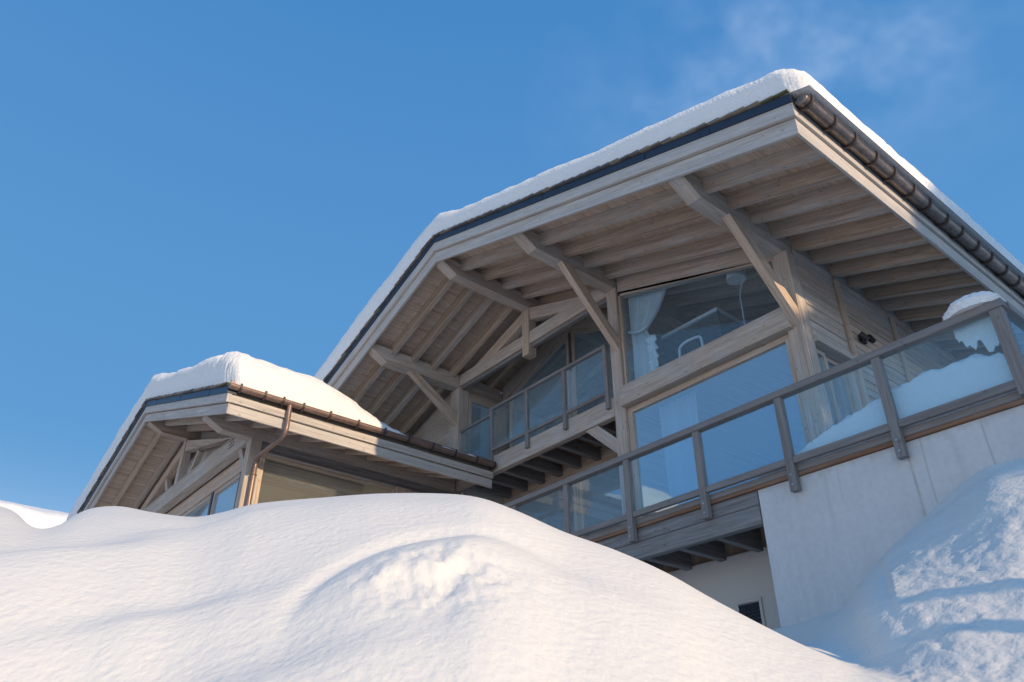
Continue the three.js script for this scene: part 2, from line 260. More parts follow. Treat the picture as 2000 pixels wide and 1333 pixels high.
// ---------------------------------------------------------------- roof kit shared by the two chalets
// C: { xr, xl, xe, ye, mR, mL, zG, zB, hb1, hb2, hf, ... }; under(x) is the lower edge of the barge boards
function roofLine(C) { const top = C.ye + C.mR * (C.xe - C.xr); return x => x >= C.xr ? C.ye + C.mR * (C.xe - x) : top - C.mL * (C.xr - x); }
function slopeStrip(C, U, x0, x1, lo, hi, z0, z1, ext = 0) {      // strip that follows the roof slope between x0 and x1
  const left = x1 <= C.xr + 1e-6, g = left ? V(1, C.mL, 0) : V(1, -C.mR, 0);
  return prism([[x0, U(x0) + lo], [x1, U(x1) + lo], [x1, U(x1) + hi], [x0, U(x0) + hi]], 'xy', z0, z1, g);
}
function buildRoof(root, C) {
  const U = roofLine(C), { xr, xl, xe, zG, zB } = C, h1 = C.hb1, h2 = h1 + C.hb2, h3 = h2 + C.hf;
  const dk = part(root, 'roof_deck', prism([[xl + 0.06, U(xl + 0.06) + C.raf], [xr, U(xr) + C.raf], [xe - 0.045, U(xe - 0.045) + C.raf], [xe - 0.045, U(xe - 0.045) + h2 - 0.02], [xr, U(xr) + h2 - 0.02], [xl + 0.06, U(xl + 0.06) + h2 - 0.02]], 'xy', zB + 0.02, zG - 0.045, V(0, 0, 1)), soffitWood);
  // barge boards, flashing strips and verge slates
  for (const [a, b] of [[xl, xr], [xr, xe]]) {
    part(root, 'barge_board', slopeStrip(C, U, a, b, 0, h1 - 0.006, zG - 0.042, zG), boardWood);
    part(root, 'barge_board', slopeStrip(C, U, a, b + (b === xe ? 0.036 : 0), h1 + 0.012, h2, zG - 0.02, zG + 0.055), boardWood);
    const n = Math.round(Math.abs(b - a) / C.flashLen), L = b - a;
    for (let k = 0; k < n; k++) part(root, 'verge_flashing', slopeStrip(C, U, a + L * k / n + 0.004, a + L * (k + 1) / n - 0.004 + (b === xe && k === n - 1 ? 0.05 : 0), h2 + 0.003, h3, zG - 0.10, zG + 0.075 - 0.004 * (k % 2)), flashMat);
    const m = Math.round(Math.abs(b - a) / C.slate), sgn = b === xr ? 1 : -1;
    for (let k = 0; k <= m; k++) {                        // one slate per course at the verge, lapped
      const low = b === xr ? a + L * k / m : b - L * k / m, len = C.slate * 1.7, hi = low + sgn * len;
      const lowx = low - sgn * 0.04, hix = b === xr ? Math.min(hi, xr + 0.02) : Math.max(hi, xr - 0.02); const q = R() * 0.012, dz = R() * 0.02;
      const yl = U(low) + sgn * 0 + (low - lowx) * 0 + h3 + 0.034 + q, yh = U(clamp(hix, xl, xe)) + h3 + 0.008;
      part(root, 'slate', prism([[lowx, yl - 0.012], [hix, yh], [hix, yh + 0.012], [lowx, yl + 0.012]], 'xy', zG - 0.28, zG + 0.10 + dz, V(1, 0, 0)), k < 1 ? mossSlate : pick(slateMats));
    }
  }
  // eave boards on the right
  const eb = C.eaveEnd ?? zB;
  part(root, 'eave_board', bx(xe - 0.042, xe, C.ye, C.ye + h1 - 0.006, eb, zG - 0.043), boardWood);
  part(root, 'eave_board', bx(xe - 0.03, xe + 0.036, C.ye + h1 + 0.012, C.ye + h2 - 0.02, eb, zG - 0.021), boardWood);
  // rafters
  for (let z = C.raf0; z > eb + 0.3; z -= C.rafStep) {
    part(root, 'rafter', slopeStrip(C, U, xr + 0.005, xe - 0.045, 0.025, C.raf - 0.002, z - 0.05, z + 0.05), pick(wood));
    part(root, 'rafter', slopeStrip(C, U, xl + 0.06, xr - 0.005, 0.025, C.raf - 0.002, z - 0.05, z + 0.05), pick(wood));
  }
  // eave slates
  const ez = C.slateTo ?? eb;
  for (let z = zG - 0.28; z > ez; z -= 0.24) part(root, 'slate', prism([[xe - 0.35, U(xe - 0.35) + h3 + 0.012], [xe + 0.07, U(xe + 0.07) + h3 + 0.028], [xe + 0.07, U(xe + 0.07) + h3 + 0.052 + R() * 0.012], [xe - 0.35, U(xe - 0.35) + h3 + 0.036]], 'xy', z - 0.236, z, V(0, 0, 1)), pick([...slateMats, mossSlate]));
  part(root, 'slate_bed', prism([[xl + 0.1, U(xl + 0.1) + h2], [xr, U(xr) + h2], [xe - 0.02, U(xe - 0.02) + h2], [xe - 0.02, U(xe - 0.02) + h3 + 0.008], [xr, U(xr) + h3 + 0.008], [xl + 0.1, U(xl + 0.1) + h3 + 0.008]], 'xy', zB + 0.02, zG - 0.12, V(0, 0, 1)), slateMats[0]);
  return U;
}
function purlin(root, x, w, yb, yt, z0, z1, ch = 0.4, cut = 0.22) {      // nose cut back at the free end
  return part(root, 'purlin', prism([[z0, yb + cut], [z0, yt], [z1, yt], [z1, yb], [z0 - ch, yb]], 'zy', x - w / 2, x + w / 2, V(0, 0, 1)), pick(wood));
}
function gutter(root, x, y, r, z0, z1, mat, bz) {
  const pts = []; const N = 12; for (let i = 0; i <= N; i++) { const a = Math.PI + Math.PI * i / N; pts.push([x + r * Math.cos(a), y + r * Math.sin(a)]); } for (let i = N; i >= 0; i--) { const a = Math.PI + Math.PI * i / N; pts.push([x + (r - 0.006) * Math.cos(a), y + (r - 0.006) * Math.sin(a)]); }
  const g = toCreasedNormals(prism(pts, 'xy', z1, z0, V(0, 0, 1)), 0.7), m = part(root, 'gutter', g, mat);
  const bead = new THREE.CylinderGeometry(0.011, 0.011, z0 - z1, 8); bead.rotateX(Math.PI / 2); bead.translate(x + r, y + 0.006, (z0 + z1) / 2); part(m, 'gutter_bead', bead, mat);
  for (const [z, d] of [[z0, 1], [z1, -1]]) { const cap = new THREE.SphereGeometry(r, 14, 8, 0, Math.PI * 2, Math.PI / 2, Math.PI / 2); cap.scale(1, 1, 0.45); cap.translate(x, y, z); part(m, 'gutter_cap', cap, mat); }
  for (const z of bz) {
    const o = []; const q = r + 0.010; for (let i = -2; i <= N + 2; i++) { const a = Math.PI + Math.PI * i / N; o.push([x + q * Math.cos(a), y + q * Math.sin(a)]); } for (let i = N + 2; i >= -2; i--) { const a = Math.PI + Math.PI * i / N; o.push([x + (q + 0.016) * Math.cos(a), y + (q + 0.016) * Math.sin(a)]); }
    part(m, 'gutter_bracket', toCreasedNormals(prism(o, 'xy', z - 0.018, z + 0.018, V(0, 1, 0)), 0.7), bracketMat);
  }
  return m;
}
function windowPart(root, outline, z, fw, frameMat, glass = glassMat, plane = 'xy', out = 1) {      // outline: 4 corners, counter-clockwise; frame of four bars and a pane
  const w = partGroup(root, 'window'), n = outline.length; let cx = 0, cy = 0; for (const p of outline) { cx += p[0] / n; cy += p[1] / n; }
  const ins = outline.map((p, i) => { const a = outline[(i + n - 1) % n], b = outline[(i + 1) % n]; const e1 = new THREE.Vector2(p[0] - a[0], p[1] - a[1]).normalize(), e2 = new THREE.Vector2(b[0] - p[0], b[1] - p[1]).normalize(); const n1 = [-e1.y, e1.x], n2 = [-e2.y, e2.x]; const k = fw / (1 + n1[0] * n2[0] + n1[1] * n2[1]); return [p[0] + (n1[0] + n2[0]) * k, p[1] + (n1[1] + n2[1]) * k]; });
  for (let i = 0; i < n; i++) { const j = (i + 1) % n, g = plane === 'xy' ? V(outline[j][0] - outline[i][0], outline[j][1] - outline[i][1], 0) : V(0, outline[j][1] - outline[i][1], outline[j][0] - outline[i][0]); part(w, 'frame', prism([outline[i], outline[j], ins[j], ins[i]], plane, z - 0.04, z + 0.04, g), frameMat); }
  part(w, 'pane', sheet(ins.map(p => plane === 'xy' ? [p[0], p[1], z] : [z, p[1], p[0]])), glass); return w;
}
// a pane as one thin sheet
function sheet(pts) { const P = []; for (let i = 1; i < pts.length - 1; i++) P.push(...pts[0], ...pts[i], ...pts[i + 1]); const g = new THREE.BufferGeometry(); g.setAttribute('position', new THREE.Float32BufferAttribute(P, 3)); g.computeVertexNormals(); grainUV(g, V(1, 0, 0)); return g; }

// ---------------------------------------------------------------- main chalet
const ZF = -9.44;
const CM = { xr: -11.14, xl: -16.6, xe: -3.1, ye: 7.04, mR: 0.338, mL: 0.36, zG: -6.986, zB: -19, hb1: 0.25, hb2: 0.22, hf: 0.14, raf: 0.29, raf0: -7.6, rafStep: 0.55, flashLen: 1.15, slate: 0.2, slateTo: -14 };
const main = thing('chalet', 'large timber chalet with a wide gable, glass front and upper balcony', 'chalet', [-9, 1.5, -14]);
const UM = buildRoof(main, CM);
gutter(main, CM.xe + 0.14, 7.50, 0.088, -6.98, -18.9, gutterMat, Array.from({ length: 21 }, (_, k) => -7.06 - 0.5 * k - 0.03 * (k % 2)));
// purlins
purlin(main, -5.02, 0.24, 7.51, UM(-5.02) + 0.19, -7.05, -18.9);
purlin(main, -8.6, 0.24, 8.74, UM(-8.6) + 0.19, -7.05, -18.9);
purlin(main, -11.14, 0.26, 9.57, UM(-11.14) + 0.13, -7.05, -18.9);
purlin(main, -13.78, 0.24, UM(-13.78) - 0.17, UM(-13.78) + 0.19, -7.05, -18.9);
// posts of the front
part(main, 'post', bx(-5.105, -4.848, 1.0, 7.51, ZF - 0.24, ZF), wood[0]);
part(main, 'post', bx(-8.70, -8.45, 1.0, 8.74, ZF - 0.24, ZF), wood[0]);
part(main, 'post', bx(-13.97, -13.62, 1.0, UM(-13.78) - 0.17, ZF - 0.28, ZF), wood[0]);
// braces that carry the overhanging purlins
for (const [x, yb, yl] of [[-5.0, 7.51, 6.27], [-8.6, 8.74, 7.46], [-13.79, UM(-13.78) - 0.17, 7.78]]) {
  const w = 0.13, z0 = -8.05, z1 = ZF;
  part(main, 'brace', prism([[z0, yb], [z0 - 0.26, yb], [z1, yl + 0.16], [z1, yl - 0.12]], 'zy', x - w / 2 + 0.07, x + w / 2 + 0.07, V(0, yl - yb, z1 - z0)), wood[1]);
}
// gable truss over the balcony
part(main, 'tie_beam', bx(-13.62, -8.705, 8.68, 8.98, ZF - 0.2, ZF - 0.012), wood[0]);
part(main, 'king_post', bx(-11.27, -11.05, 8.42, 9.568, ZF - 0.21, ZF + 0.012), wood[1]);
part(main, 'principal_rafter', prism([[-11.048, 9.30], [-11.048, 9.60], [-8.72, 8.81], [-8.72, 8.70], [-9.2, 8.70]], 'xy', ZF - 0.19, ZF - 0.02, V(1, -0.34, 0)), wood[0]);
part(main, 'principal_rafter', prism([[-11.272, 9.30], [-11.272, 9.60], [-13.6, 8.80], [-13.6, 8.70], [-13.0, 8.70]], 'xy', ZF - 0.19, ZF - 0.02, V(1, 0.34, 0)), wood[1]);
part(main, 'track_rail', bx(-13.6, -11.3, 8.60, 8.676, ZF - 0.16, ZF - 0.06), greyWood);
part(main, 'track_rail', bx(-11.02, -8.72, 8.60, 8.676, ZF - 0.16, ZF - 0.06), greyWood);
// front of the right bay: head over the window, transom, upper and lower glazing
part(main, 'head_beam', prism([[-8.445, UM(-8.445) - 0.30], [-5.11, UM(-5.11) - 0.19], [-5.11, UM(-5.11) + 0.18], [-8.445, UM(-8.445) + 0.18]], 'xy', ZF - 0.2, ZF - 0.05, V(1, -0.338, 0)), wood[0]);
part(main, 'transom', bx(-8.447, -5.0, 6.13, 6.515, ZF - 0.22, ZF + 0.10), wood[2]);
windowPart(main, [[-8.44, 6.517], [-5.108, 6.517], [-5.108, 7.53], [-8.44, 8.64]], ZF - 0.09, 0.045, wood[1], windowGlass);
windowPart(main, [[-8.44, 3.42], [-5.108, 3.42], [-5.108, 6.125], [-8.44, 6.125]], ZF - 0.10, 0.10, wood[1]);
// balcony
const bal = partGroup(main, 'balcony');
part(bal, 'edge_beam', bx(-13.6, -8.702, 6.06, 6.44, ZF - 0.13, ZF + 0.005), wood[2]);
for (let k = 0; k < 8; k++) part(bal, 'joist', bx(-9.30 - 0.58 * k - 0.06, -9.30 - 0.58 * k + 0.06, 6.12, 6.36, -10.78, ZF - 0.135), greyWood);
for (let k = 0; k < 9; k++) part(bal, 'deck_board', bx(-13.58, -8.72, 6.363, 6.40, ZF - 0.14 - 0.135 * (k + 1) + 0.008, ZF - 0.14 - 0.135 * k), deckWood);
for (const x of [-12.28, -11.09, -9.95, -8.80]) { const po = part(bal, 'railing_post', bx(x - 0.045, x + 0.045, 6.23, 7.50, ZF + 0.008, ZF + 0.075), greyWood); for (const y of [6.28, 6.38]) { const b = new THREE.CylinderGeometry(0.011, 0.011, 0.012, 8); b.rotateX(Math.PI / 2); b.translate(x, y, ZF + 0.08); } }
part(bal, 'handrail', bx(-12.33, -8.755, 7.502, 7.565, ZF + 0.0, ZF + 0.085), greyWood);
part(bal, 'handrail', bx(-13.6, -12.34, 7.47, 7.53, ZF - 0.11, ZF - 0.05), greyWood);
for (const [a, b] of [[-12.233, -11.137], [-11.043, -9.997], [-9.903, -8.847]]) {
  part(bal, 'bottom_rail', bx(a, b, 6.53, 6.60, ZF + 0.015, ZF + 0.065), greyWood);
  part(bal, 'glass_panel', sheet([[a, 6.60, ZF + 0.04], [b, 6.60, ZF + 0.04], [b, 7.50, ZF + 0.04], [a, 7.50, ZF + 0.04]]), clearGlass);
}
part(bal, 'glass_panel', sheet([[-13.6, 6.5, ZF - 0.08], [-12.34, 6.5, ZF - 0.08], [-12.34, 7.47, ZF - 0.08], [-13.6, 7.47, ZF - 0.08]]), clearGlass);
part(main, 'brace', prism([[-9.50, 6.055], [-9.18, 6.055], [-8.702, 5.62], [-8.702, 5.33]], 'xy', ZF - 0.13, ZF - 0.03, V(1, -1, 0)), wood[0]);
// recessed fronts behind the balcony and below it
const zP = -10.8;
windowPart(main, [[-13.35, 6.45], [-11.2, 6.45], [-11.2, UM(-11.2) - 0.22], [-13.35, UM(-13.35) - 0.22]], zP, 0.09, wood[2]);
windowPart(main, [[-11.1, 6.45], [-8.8, 6.45], [-8.8, UM(-8.8) - 0.22], [-11.1, UM(-11.1) - 0.22]], zP, 0.09, wood[2]);
for (const [a, b] of [[-13.6, -11.15], [-11.15, -8.62]]) part(main, 'head_beam', prism([[a, UM(a) - 0.21], [b, UM(b) - 0.21], [b, UM(b) + 0.2], [a, UM(a) + 0.2]], 'xy', zP - 0.1, zP + 0.05, V(1, a < -12 ? 0.36 : -0.338, 0)), wood[2]);
part(main, 'mullion', bx(-9.75, -9.62, 6.45, UM(-9.7) - 0.23, zP - 0.06, zP + 0.055), wood[2]);
windowPart(main, [[-13.35, 3.42], [-11.15, 3.42], [-11.15, 6.02], [-13.35, 6.02]], zP, 0.09, wood[2]);
windowPart(main, [[-11.05, 3.42], [-8.8, 3.42], [-8.8, 6.02], [-11.05, 6.02]], zP, 0.09, wood[2]);
part(main, 'wall', bx(-13.9, -8.5, 6.03, 6.44, zP - 0.2, zP + 0.015), wood[1]);
for (const [y0, y1] of [[3.4, 6.02], [6.45, 8.5]]) { part(main, 'wall', bx(-11.2 + (y0 < 4 ? 0.05 : 0), -11.1 + (y0 < 4 ? 0.05 : 0), y0, y1, zP - 0.1, zP + 0.03), wood[2]); part(main, 'wall', bx(-8.8, -8.5, y0, y1, zP - 0.12, zP + 0.03), wood[1]); }
// left side wall of the balcony recess with its own window
part(main, 'wall', bx(-13.95, -13.62, 3.0, 6.44, -10.8, ZF - 0.29), plaster);
windowPart(main, [[-9.74, 6.46], [-10.5, 6.46], [-10.5, 8.43], [-9.74, 8.43]].reverse(), -13.63, 0.06, wood[2], glassMat, 'zy');
part(main, 'wall', bx(-13.95, -13.68, 8.44, UM(-13.8), -10.8, ZF - 0.29), wood[1]);
part(main, 'wall', bx(-13.9, -13.62, 6.45, 8.43, -10.9, -10.51), wood[1]);
part(main, 'wall', prism([[-16.4, 1.0], [-13.972, 1.0], [-13.972, UM(-13.972) + 0.15], [-16.4, UM(-16.4) + 0.15]], 'xy', ZF - 0.32, ZF - 0.16, V(1, 0, 0)), wood[2]);
// right side wall: shell, horizontal cladding, battens, sliding door
part(main, 'wall', bx(-5.08, -4.885, -1, 7.56, -18.9, -10.74), plaster);
part(main, 'wall', bx(-5.08, -4.885, 6.06, 7.56, -10.735, ZF - 0.25), plaster);
const boardH = 0.145;
for (let k = 0; k < 11; k++) { const y = 6.04 + boardH * k; part(main, 'cladding_board', bx(-4.882, -4.846 - 0.004 * (k % 2), y, y + boardH - 0.012, -10.745, ZF - 0.245, 0.008), pick(wood)); }
for (let k = -18; k < 11; k++) { const y = 6.04 + boardH * k; for (const [a, b] of [[-14.3, -10.86], [-18.8, -14.31]]) part(main, 'cladding_board', bx(-4.882, -4.846 - 0.004 * ((k + 18) % 2), y, y + boardH - 0.012, a, b, 0.008), pick(wood)); }
for (const [y0, y1, z] of [[6.0, 7.50, -10.80], [3.42, 7.50, -12.6]]) part(main, 'batten', bx(-4.843, -4.80, y0, y1, z - 0.06, z + 0.06), wood[1]);
part(main, 'door_frame', bx(-5.05, -4.80, 3.40, 6.0, -10.87, -10.75), wood[1]);
part(main, 'lintel', bx(-5.06, -4.79, 5.93, 6.035, -10.74, ZF - 0.245), wood[0]);
windowPart(main, [[-10.10, 3.42], [-9.70, 3.42], [-9.70, 5.92], [-10.10, 5.92]], -4.98, 0.075, wood[2], glassMat, 'zy');
windowPart(main, [[-10.72, 3.42], [-10.12, 3.42], [-10.12, 5.92], [-10.72, 5.92]], -5.02, 0.075, wood[2], glassMat, 'zy');
// floors, inner walls, back
part(main, 'floor_slab', bx(-8.46, -5.06, 6.14, 6.42, -18.8, ZF - 0.26), darkWall);
part(main, 'floor_slab', bx(-13.9, -8.47, 6.14, 6.42, -18.8, zP - 0.21), darkWall);
part(main, 'floor_slab', bx(-13.9, -5.06, 3.0, 3.385, -18.8, -9.25), floorMat);
part(main, 'wall', bx(-8.62, -8.48, 3.39, 6.13, -18.8, ZF - 0.25), darkWall);
part(main, 'wall', bx(-8.62, -8.48, 6.43, 8.73, -18.8, ZF - 0.25), darkWall);
part(main, 'wall', bx(-13.9, -8.63, 3.39, 6.13, -14.2, -14.0), darkWall);
part(main, 'wall', bx(-13.9, -8.63, 6.43, 9.9, -14.2, -14.0), wood[1]);
part(main, 'wall', bx(-8.47, -5.09, 3.39, 6.13, -14.2, -14.0), darkWall);
part(main, 'wall', bx(-8.47, -5.09, 6.43, 8.9, -15.2, -15.0), darkWall);
part(main, 'wall', bx(-13.95, -13.8, 1, 8.8, -18.9, -10.91), plaster);
part(main, 'wall', prism([[-16.4, 1], [-4.9, 1], [-4.9, 7.5], [-11.14, 9.8], [-16.4, 7.9]], 'xy', -18.98, -18.9, V(1, 0, 0)), plaster);
// small lamps fixed to the house
{
  const s = new THREE.CylinderGeometry(0.05, 0.05, 0.03, 20); s.translate(-12.95, 8.45, -10.2); part(main, 'recessed_light', s, steelMat);
}

// ---------------------------------------------------------------- terrace: deck, retaining wall, undercroft
const ter = thing('terrace', 'raised terrace on a pale concrete wall with a grey timber deck edge', 'terrace', [-6, 1.5, -8.6]);
part(ter, 'concrete_wall', (() => { const g = bx(-5.17, -1.95, -1.2, 3.335, -8.34, -8.04, 0.012); const p = g.attributes.position, u = g.attributes.uv; for (let i = 0; i < p.count; i++) u.setXY(i, p.getX(i) + 6 + p.getZ(i) + 8.04, p.getY(i) - 3.335); return g; })(), concreteMat);
part(ter, 'concrete_wall', (() => { const g = bx(-2.25, -1.95, -1.2, 3.335, -15, -8.345, 0.012); const p = g.attributes.position, u = g.attributes.uv; for (let i = 0; i < p.count; i++) u.setXY(i, p.getZ(i), p.getY(i) - 3.335); return g; })(), concreteMat);
part(ter, 'edge_beam', bx(-12.2, -5.175, 2.925, 3.155, -8.14, -8.03), greyWood);
part(ter, 'edge_beam', bx(-12.2, -5.175, 3.162, 3.338, -8.14, -8.036), greyWood);
part(ter, 'deck_edge', bx(-12.2, -1.92, 3.342, 3.385, -8.16, -8.005), deckWood);
part(ter, 'gap_shade_strip', bx(-12.2, -1.97, 3.388, 3.468, -8.05, -8.008), railWood);  // dark strip added to stand for the shade in the gap below the rail
for (let k = 0; k < 9; k++) part(ter, 'deck_board', bx(-12.2, -1.97, 3.346, 3.385, -8.165 - 0.142 * (k + 1) + 0.007, -8.165 - 0.142 * k), deckWood);
for (let k = 0; k < 11; k++) part(ter, 'joist', bx(-5.98 - 0.6 * k, -5.88 - 0.6 * k, 2.94, 3.335, -9.06, -8.145), greyWood);
part(ter, 'undercroft_wall', bx(-12.2, -5.0, -1.2, 2.99, -9.2, -9.06), plaster);
{
  const lv = partGroup(ter, 'louvre_vent');
  for (const [a, b, c, d] of [[-6.42, -6.02, 2.33, 2.37], [-6.42, -6.02, 1.88, 1.92], [-6.42, -6.38, 1.92, 2.33], [-6.06, -6.02, 1.92, 2.33]]) part(lv, 'frame', bx(a, b, c, d, -9.059, -9.03), plaster);
  for (let k = 0; k < 8; k++) part(lv, 'slat', beam(V(-6.38, 1.945 + 0.05 * k, -9.045), V(-6.06, 1.945 + 0.05 * k, -9.045), 0.008, 0.045, V(0, 1, 0.6)), flashMat);
}
// terrace railing
const rail = thing('terrace_railing', 'grey timber terrace railing with glass panels along the concrete wall', 'railing', [-6, 3.15, -8]);
const postX = [-11.0, -9.72, -8.45, -7.17, -5.89, -4.61, -3.33, -2.04], ZR = -8.0;
postX.forEach((x, i) => {
  const corner = i === 7, w = corner ? 0.065 : 0.05;
  const po = part(rail, 'railing_post', bx(x - w, x + w, corner ? 3.39 : 3.15, 4.335, ZR, ZR + 0.085), railWood);
  if (!corner) for (const y of [3.22, 3.34]) { const b = new THREE.CylinderGeometry(0.013, 0.013, 0.014, 8); b.rotateX(Math.PI / 2); b.translate(x, y, ZR + 0.089); part(po, 'bolt', b, steelMat); }
  if (i) {
    const a = postX[i - 1] + 0.053, b = x - w - 0.003;
    part(rail, 'bottom_rail', bx(a, b, 3.475, 3.56, ZR + 0.01, ZR + 0.07), railWood);
    part(rail, 'glass_panel', sheet([[a, 3.56, ZR + 0.03], [b, 3.56, ZR + 0.03], [b, 4.335, ZR + 0.03], [a, 4.335, ZR + 0.03]]), clearGlass);
  }
});
part(rail, 'handrail', bx(-11.05, -1.955, 4.338, 4.425, ZR - 0.03, ZR + 0.10), railWood);
for (let k = 1; k < 5; k++) {
  const z = ZR - 1.28 * k;
  part(rail, 'railing_post', bx(-2.035, -1.95, 3.15, 4.335, z - 0.05, z + 0.05), railWood);
  part(rail, 'bottom_rail', bx(-2.02, -1.96, 3.475, 3.56, z + 0.053, z + 1.22), railWood);
  part(rail, 'glass_panel', sheet([[-1.99, 3.56, z + 0.053], [-1.99, 3.56, z + 1.22], [-1.99, 4.335, z + 1.22], [-1.99, 4.335, z + 0.053]]), clearGlass);
}
part(rail, 'handrail', bx(-2.065, -1.935, 4.338, 4.425, ZR - 6.6, ZR - 0.033), railWood);

// ---------------------------------------------------------------- small chalet
const CS = { xr: -18.05, xl: -24, xe: -12.254, ye: 5.72, mR: 0.336, mL: 0.36, zG: -3.755, zB: -9.41, hb1: 0.19, hb2: 0.17, hf: 0.13, raf: 0.17, raf0: -4.2, rafStep: 0.5, flashLen: 1.0, slate: 0.2 };
const small = thing('chalet', 'low timber chalet wing with a copper downpipe and deep snow on its roof', 'chalet', [-18, 1.8, -7]);
const US = buildRoof(small, CS);
const zW = -4.72;
const sg = gutter(small, CS.xe + 0.105, 6.19, 0.068, -3.70, -9.39, copperMat, [-3.86, -4.3, -4.64, -5.02, -5.55, -6.13, -6.7, -7.24, -7.8, -8.35, -8.89, -9.35]);
part(small, 'eave_flashing', prism([[CS.xe + 0.037, 6.20], [CS.xe + 0.05, 6.20], [CS.xe + 0.05, 6.30], [CS.xe - 0.02, 6.345], [CS.xe - 0.02, 6.33], [CS.xe + 0.037, 6.29]], 'xy', -9.40, -3.72, V(0, 0, 1)), copperMat);
{ // downpipe
  const x = CS.xe + 0.105, pts = [V(x, 6.14, -4.79), V(x, 5.95, -4.79), V(x, 5.66, -4.79), V(x - 0.06, 5.58, -4.79), V(-12.8, 5.56, -4.80), V(-13.36, 5.56, -4.83), V(-13.47, 5.50, -4.84), V(-13.47, 5.2, -4.84), V(-13.47, 2.0, -4.86)];
  const cv = new THREE.CurvePath(); for (let i = 0; i < pts.length - 1; i++) cv.add(new THREE.LineCurve3(pts[i], pts[i + 1]));
  const t = new THREE.TubeGeometry(new THREE.CatmullRomCurve3(pts, false, 'centripetal', 0.5), 90, 0.045, 14, false);
  const d = part(small, 'downpipe', t, copperMat);
  for (const y of [5.25, 4.0, 2.9]) { const c = new THREE.TorusGeometry(0.049, 0.009, 6, 18); c.rotateX(Math.PI / 2); c.translate(-13.47, y, -4.845); part(d, 'pipe_clamp', c, copperMat); }
}
purlin(small, -13.69, 0.22, 6.0, US(-13.69) + 0.16, -3.82, -9.4, 0.34, 0.18);
purlin(small, -18.05, 0.24, US(-18.05) - 0.2, US(-18.05) + 0.10, -3.82, -9.4, 0.34, 0.18);
purlin(small, -22.4, 0.22, US(-22.4) - 0.2, US(-22.4) + 0.16, -3.82, -9.4, 0.34, 0.18);
part(small, 'post', bx(-13.80, -13.585, 1.2, 5.998, zW - 0.22, zW), wood[0]);
part(small, 'post', bx(-22.5, -22.29, 1.2, US(-22.4) - 0.2, zW - 0.22, zW), wood[0]);
part(small, 'tie_beam', bx(-22.28, -13.805, 5.99, 6.38, zW - 0.2, zW + 0.01), wood[2]);
part(small, 'king_post', bx(-18.14, -17.96, 6.382, US(-18.05) - 0.2, zW - 0.18, zW), wood[0]);
part(small, 'principal_rafter', prism([[-17.955, US(-17.955) - 0.47], [-17.955, US(-17.955) - 0.2], [-13.82, US(-13.82) - 0.2], [-13.82, 6.005], [-14.7, US(-14.7) - 0.47 < 6.385 ? 6.385 : US(-14.7) - 0.47]].map((p, i) => i === 3 ? [-13.82, 6.385 > US(-13.82) - 0.2 ? US(-13.82) - 0.25 : 6.385] : p), 'xy', zW - 0.18, zW - 0.02, V(1, -0.336, 0)), wood[0]);
part(small, 'principal_rafter', prism([[-18.145, US(-18.145) - 0.47], [-18.145, US(-18.145) - 0.2], [-22.2, US(-22.2) - 0.2], [-22.2, 5.995], [-21.5, 5.995]].map(p => p), 'xy', zW - 0.18, zW - 0.02, V(1, 0.36, 0)), wood[1]);
part(small, 'strut', beam(V(-17.35, 6.385, zW - 0.1), V(-16.95, 6.86, zW - 0.1), 0.12, 0.12), wood[0]);
part(small, 'strut', beam(V(-18.75, 6.385, zW - 0.1), V(-19.1, 6.80, zW - 0.1), 0.12, 0.12), wood[0]);
part(small, 'brace', beam(V(-13.83, 5.42, zW - 0.1), V(-14.26, 5.99, zW - 0.1), 0.11, 0.14), wood[2]);
for (const [i, j] of [[0, 0], [1, 0], [2, 0], [3, 0], [0, 1], [1, 1], [2, 1], [0, 2], [1, 2], [2, 2]]) { const c = new THREE.CylinderGeometry(0.018, 0.018, 0.012, 10); c.rotateX(Math.PI / 2); c.translate(-14.72 + 0.10 * i, 6.30 - 0.075 * j, zW + 0.013); part(small, 'plate_hole', c, flashMat); }  // dark discs stand in for the holes of a perforated plate
part(small, 'head_beam', bx(-22.28, -13.81, 5.66, 5.985, zW - 0.42, zW - 0.22), wood[1]);
for (const [a, b] of [[-15.95, -14.56], [-14.44, -13.815], [-18.1, -16.05]]) windowPart(small, [[a, 2.4], [b, 2.4], [b, 5.655], [a, 5.655]], zW - 0.3, 0.07, a === -14.44 ? flashMat : wood[2]);
for (const x of [-14.5, -16.0]) part(small, 'mullion', bx(x - 0.055, x + 0.055, 1.2, 5.655, zW - 0.36, zW - 0.24), flashMat);
part(small, 'gable_wall', prism([[-22.3, 6.385], [-13.83, 6.385], [-13.83, US(-13.83)], [-18.05, US(-18.05) + 0.12], [-22.3, US(-22.3)]], 'xy', zW - 0.4, zW - 0.3, V(1, 0, 0)), wood[2]);
part(small, 'wall', bx(-22.3, -18.12, 1.2, 5.655, zW - 0.4, zW - 0.25), wood[2]);
